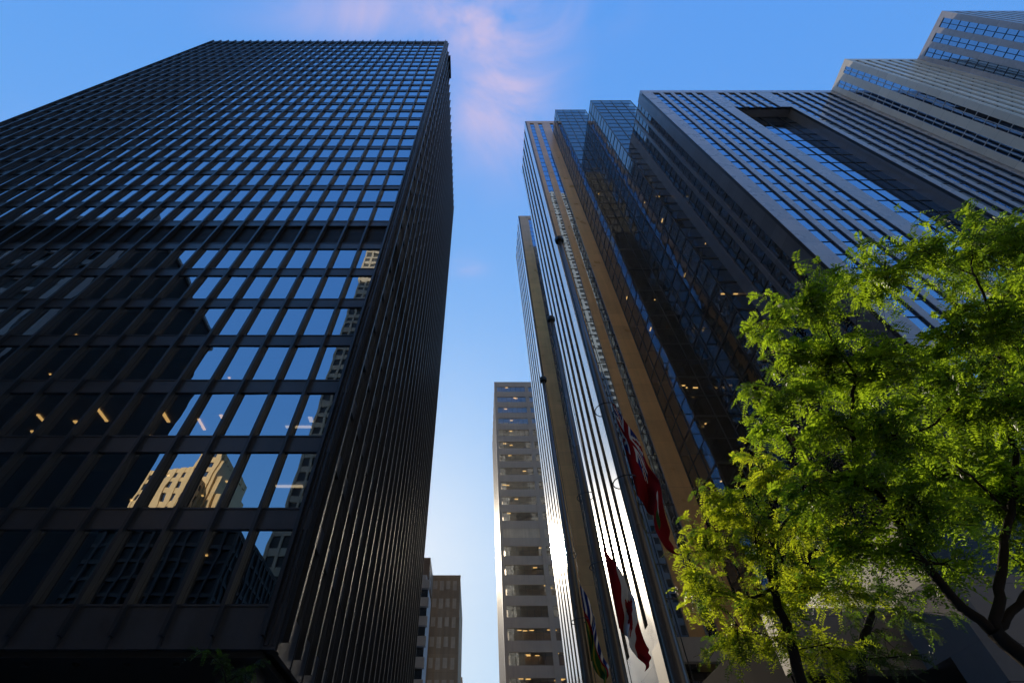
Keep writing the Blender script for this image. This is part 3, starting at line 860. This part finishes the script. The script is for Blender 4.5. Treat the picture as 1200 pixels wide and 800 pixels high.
# ------------------------------------------------------------------ trees
def bez(a, b, n, sag, r_, jit):
    a = Vector(a); b = Vector(b); L = (b-a).length
    pts = []
    j1 = Vector((r_.gauss(0, 1), r_.gauss(0, 1), r_.gauss(0, 1)))*jit*L
    for k in range(n+1):
        s = k/n
        p = a.lerp(b, s) + Vector((0, 0, sag*L*math.sin(math.pi*s))) + j1*math.sin(math.pi*s)
        p += Vector((r_.gauss(0, 1), r_.gauss(0, 1), r_.gauss(0, 1)))*jit*0.12*L*(1 if 0 < k < n else 0)
        pts.append(p)
    return pts
def leaf_spray(mb, base, d, L, nl, r_, ls):
    mi = 1 if r_.random() < 0.30 else 0
    """pinnate honey-locust leaf: two rows of narrow leaflets along a drooping stalk"""
    d = d.normalized()
    side = d.cross(Vector((0, 0, 1)))
    if side.length < 0.1: side = Vector((1, 0, 0))
    side.normalize()
    side = (side + Vector((r_.gauss(0, .35), r_.gauss(0, .35), r_.gauss(0, .5)))).normalized()
    nrm = side.cross(d).normalized()
    for k in range(nl):
        s = (k+0.6)/nl
        p = base + d*L*s - Vector((0, 0, 1))*L*0.45*s*s
        for q in (-1, 1):
            l = ls*(0.75+0.5*math.sin(math.pi*min(1, s*0.9+0.1)))*r_.uniform(0.8, 1.15)
            dirv = (side*q + d*0.45 + nrm*r_.uniform(-0.45, 0.45)).normalized()
            wv = (d - dirv*d.dot(dirv)).normalized()*l*0.21
            tip = p + dirv*l; mid = p + dirv*l*0.5 + nrm*l*0.06
            i = len(mb.v)
            mb.v += [tuple(p), tuple(mid+wv), tuple(tip), tuple(mid-wv)]
            mb.f.append((i, i+1, i+2, i+3)); mb.mi.append(mi)
def tree(name, label, cat_group, base, limbs, clumps, leafm, seed, dens, ls=0.055, lens=0.24, trunk_r=0.16, loc=None):
    """limbs: list of (points, r0, r1); first limb is the trunk. clumps: list of (centre, radius)"""
    r_ = random.Random(seed)
    t = thing(name, base, label, 'tree', cat_group)
    nodes = []
    for li, (pts, r0, r1) in enumerate(limbs):
        pts = [Vector(p) for p in pts]
        fine = []
        for a in range(len(pts)-1):
            p0 = pts[max(a-1, 0)]; p1 = pts[a]; p2 = pts[a+1]; p3 = pts[min(a+2, len(pts)-1)]
            for q in range(6):
                s = q/6
                c = 0.5*((2*p1)+(p2-p0)*s+(2*p0-5*p1+4*p2-p3)*s*s+(3*p1-p0-3*p2+p3)*s**3)
                fine.append(c + Vector((r_.gauss(0, 1), r_.gauss(0, 1), r_.gauss(0, 1)))*0.012)
        fine.append(pts[-1])
        rr = [r0+(r1-r0)*k/(len(fine)-1) for k in range(len(fine))]
        s_ = MB(); s_.tube(fine, rr, 10)
        b_ = s_.build('trunk' if li == 0 else 'branch', M['bark'], t if li == 0 else tr_, smooth=True)
        if li == 0: tr_ = b_
        st = 0 if li else int(len(fine)*0.75)
        nodes += list(zip(fine[st:], rr[st:]))
    tw = MB(); lf = MB()
    for (c, rad) in clumps:
        c = Vector(c)
        nd, nr = min(nodes, key=lambda n: (n[0]-c).length + max(0, n[0].z-c.z)*0.8)
        br = bez(nd, c, 8, 0.10, r_, 0.07)
        b0 = min(nr*0.7, 0.035)
        tw.tube(br, [b0*(1-0.75*k/8)+0.003 for k in range(9)], 6)
        nt_ = max(6, int(dens*rad*rad))
        for k in range(nt_):
            v = Vector((r_.gauss(0, 1), r_.gauss(0, 1), r_.gauss(0, 0.75))).normalized()*rad*r_.uniform(0.3, 1.5)
            st = br[r_.randint(4, 8)]
            e = c + v
            tp = bez(st, e, 5, 0.08, r_, 0.08)
            tw.tube(tp, [0.008, 0.007, 0.006, 0.005, 0.004, 0.003], 4, cap=False)
            nodes.append((tp[2], 0.012))
            for q in range(r_.randint(7, 11)):
                s = r_.uniform(0.25, 1.0)*5
                i0 = min(int(s), 4); p = tp[i0].lerp(tp[i0+1], s-i0)
                d = (tp[i0+1]-tp[i0]).normalized()*0.5 + Vector((r_.gauss(0, 1), r_.gauss(0, 1), r_.gauss(-0.1, 0.6)))
                leaf_spray(lf, p, d, lens*r_.uniform(0.7, 1.25), r_.randint(7, 10), r_, ls)
    tw.build('twigs', M['bark'], t)['kind'] = 'stuff'
    lf.build('crown', [leafm, M['leaf_deep']], t)
    return t, len(lf.f)
def px_clumps(lst, jitter, r_):
    out = []
    for (x, y, r, Y) in lst:
        Y = Y + r_.uniform(-jitter, jitter)
        p = at(x, y, Y)
        d = ray(x, y); tt = Y/d.y
        out.append((p, r/FPX*tt))
    return out
rt = random.Random(21)
big = [(1085,295,42,5.2),(1150,300,48,5.2),(1195,285,44,5.0),(1020,335,45,5.6),(950,355,38,5.8),(900,375,26,6.2),(960,430,50,6.4),(1035,430,50,6.2),
       (1115,395,46,5.8),(1190,385,55,5.6),(905,465,36,6.8),(888,508,24,7.0),(970,505,50,6.8),(1050,510,52,6.6),(1130,490,55,6.4),(1195,480,60,6.2),
       (1000,575,48,7.0),(1075,590,50,7.0),(1150,590,55,6.8),(1205,590,50,6.6),(945,575,34,7.4),(1050,650,42,7.4),(1110,660,34,7.6),(1195,660,40,7.2),(990,650,40,7.6),
       (1230,330,50,5.4),(1240,480,60,6.2),(1010,450,40,7.6),(1100,550,45,8.2),(1160,430,45,7.4),(1150,560,60,8.4),(1190,420,60,7.6),(1100,455,50,8.2),(1200,570,60,8.0),(1195,340,50,6.4),(925,420,30,6.6)]
cl = px_clumps(big, 0.5, rt)
fork = at(1165, 740, 7.0)
trunk = [(fork.x+0.9, 7.1, 0), (fork.x+0.75, 7.1, 1.6), (fork.x+0.45, 7.05, 3.0), tuple(fork)]
l1 = [fork, at(1105,690,7.0), at(1045,600,6.9), at(1005,545,6.8), at(998,470,6.6), at(1003,440,6.5)]
l1b = [at(1020,560,6.8), at(1050,520,6.6), at(1090,500,6.4), at(1120,470,6.3)]
l2 = [fork, at(1172,690,6.9), at(1178,620,6.8), at(1190,560,6.6), at(1180,470,6.2), at(1165,380,5.8), at(1140,320,5.4)]
l2b = [at(1180,600,6.7), at(1140,560,6.7), at(1110,540,6.6)]
l3 = [fork, at(1200,700,6.9), at(1230,640,6.7), at(1240,560,6.5)]
tree('locust_tree', 'large green honey locust spreading across the right side, dark forked trunk at lower right', 'locust trees on the pavement',
     (fork.x+0.9, 7.1, 0), [(trunk, 0.15, 0.10), (l1, 0.072, 0.024), (l1b, 0.035, 0.012), (l2, 0.066, 0.02), (l2b, 0.028, 0.01), (l3, 0.055, 0.02)], cl, M['leaf_green'], 5, 52, 0.072, 0.29)
small = [(845,585,32,9.2),(900,560,40,9.2),(825,640,36,9.4),(885,635,45,9.0),(945,615,40,9.2),(830,700,36,9.6),(890,705,42,9.2),(950,690,40,9.4),
         (860,765,34,9.4),(930,765,36,9.2),(1000,700,34,9.8),(985,640,30,9.8),(815,665,22,9.2),(975,760,34,9.8),(840,610,24,8.6)]
cl2 = px_clumps(small, 0.5, rt)
f2 = at(905, 690, 9.2)
b2 = at(945, 815, 9.2)
trunk2 = [(b2.x+0.15, 9.2, 0), (b2.x+0.08, 9.2, 1.5), tuple(b2), tuple(at(925,740,9.2)), tuple(f2), tuple(at(898,640,9.2))]
m1 = [at(900,650,9.2), at(920,610,9.1), at(950,585,9.0)]
m2 = [f2, at(880,700,9.3), at(850,690,9.4)]
m3 = [at(910,700,9.2), at(905,640,9.0), at(880,600,9.0)]
tree('locust_tree', 'smaller honey locust with leaves painted yellow for lens flare, at lower middle beside the flagpoles, sun glowing through it', 'locust trees on the pavement',
     (b2.x+0.15, 9.2, 0), [(trunk2, 0.12, 0.05), (m1, 0.04, 0.015), (m2, 0.035, 0.012), (m3, 0.035, 0.012)], cl2, M['leaf_flare_tint'], 9, 62, 0.058, 0.25)
third = [(1040,690,40,10.5),(1020,740,36,10.5),(1065,720,30,10.8),(1000,770,34,10.6),(1050,770,30,10.6)]
cl3 = px_clumps(third, 0.3, rt)
b3 = at(1012, 800, 10.6)
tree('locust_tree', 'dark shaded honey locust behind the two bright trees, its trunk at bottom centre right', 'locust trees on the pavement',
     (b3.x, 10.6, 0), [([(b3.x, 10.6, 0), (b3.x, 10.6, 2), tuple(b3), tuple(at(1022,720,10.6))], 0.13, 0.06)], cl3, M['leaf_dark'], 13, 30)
low = [(250,775,22,12.5),(285,790,20,12.5),(110,800,20,13),(80,803,16,13)]
cl4 = px_clumps(low, 0.2, rt)
b4 = at(262, 850, 12.5)
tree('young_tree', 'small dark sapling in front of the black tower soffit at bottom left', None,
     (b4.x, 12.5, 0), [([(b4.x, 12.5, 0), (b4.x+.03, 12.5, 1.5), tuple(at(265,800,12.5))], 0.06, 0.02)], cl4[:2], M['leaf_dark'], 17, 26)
# ------------------------------------------------------------------ thin evening haze in the street air
def haze():
    s_ = MB(); s_.box(-420, 420, -320, 480, -2.2, 480)
    m_, t, out = newmat('street_haze')
    v = N(t, 'ShaderNodeVolumePrincipled', inp={'Color': (1.0, 0.93, 0.84, 1), 'Density': HAZE, 'Anisotropy': 0.55})
    t.links.new(v.outputs[0], out.inputs['Volume'])
    o = s_.build('haze', m_); o['kind'] = 'stuff'
HAZE = 0.00008
haze()
for o in bpy.data.objects:
    if '_w' in o: del o['_w']
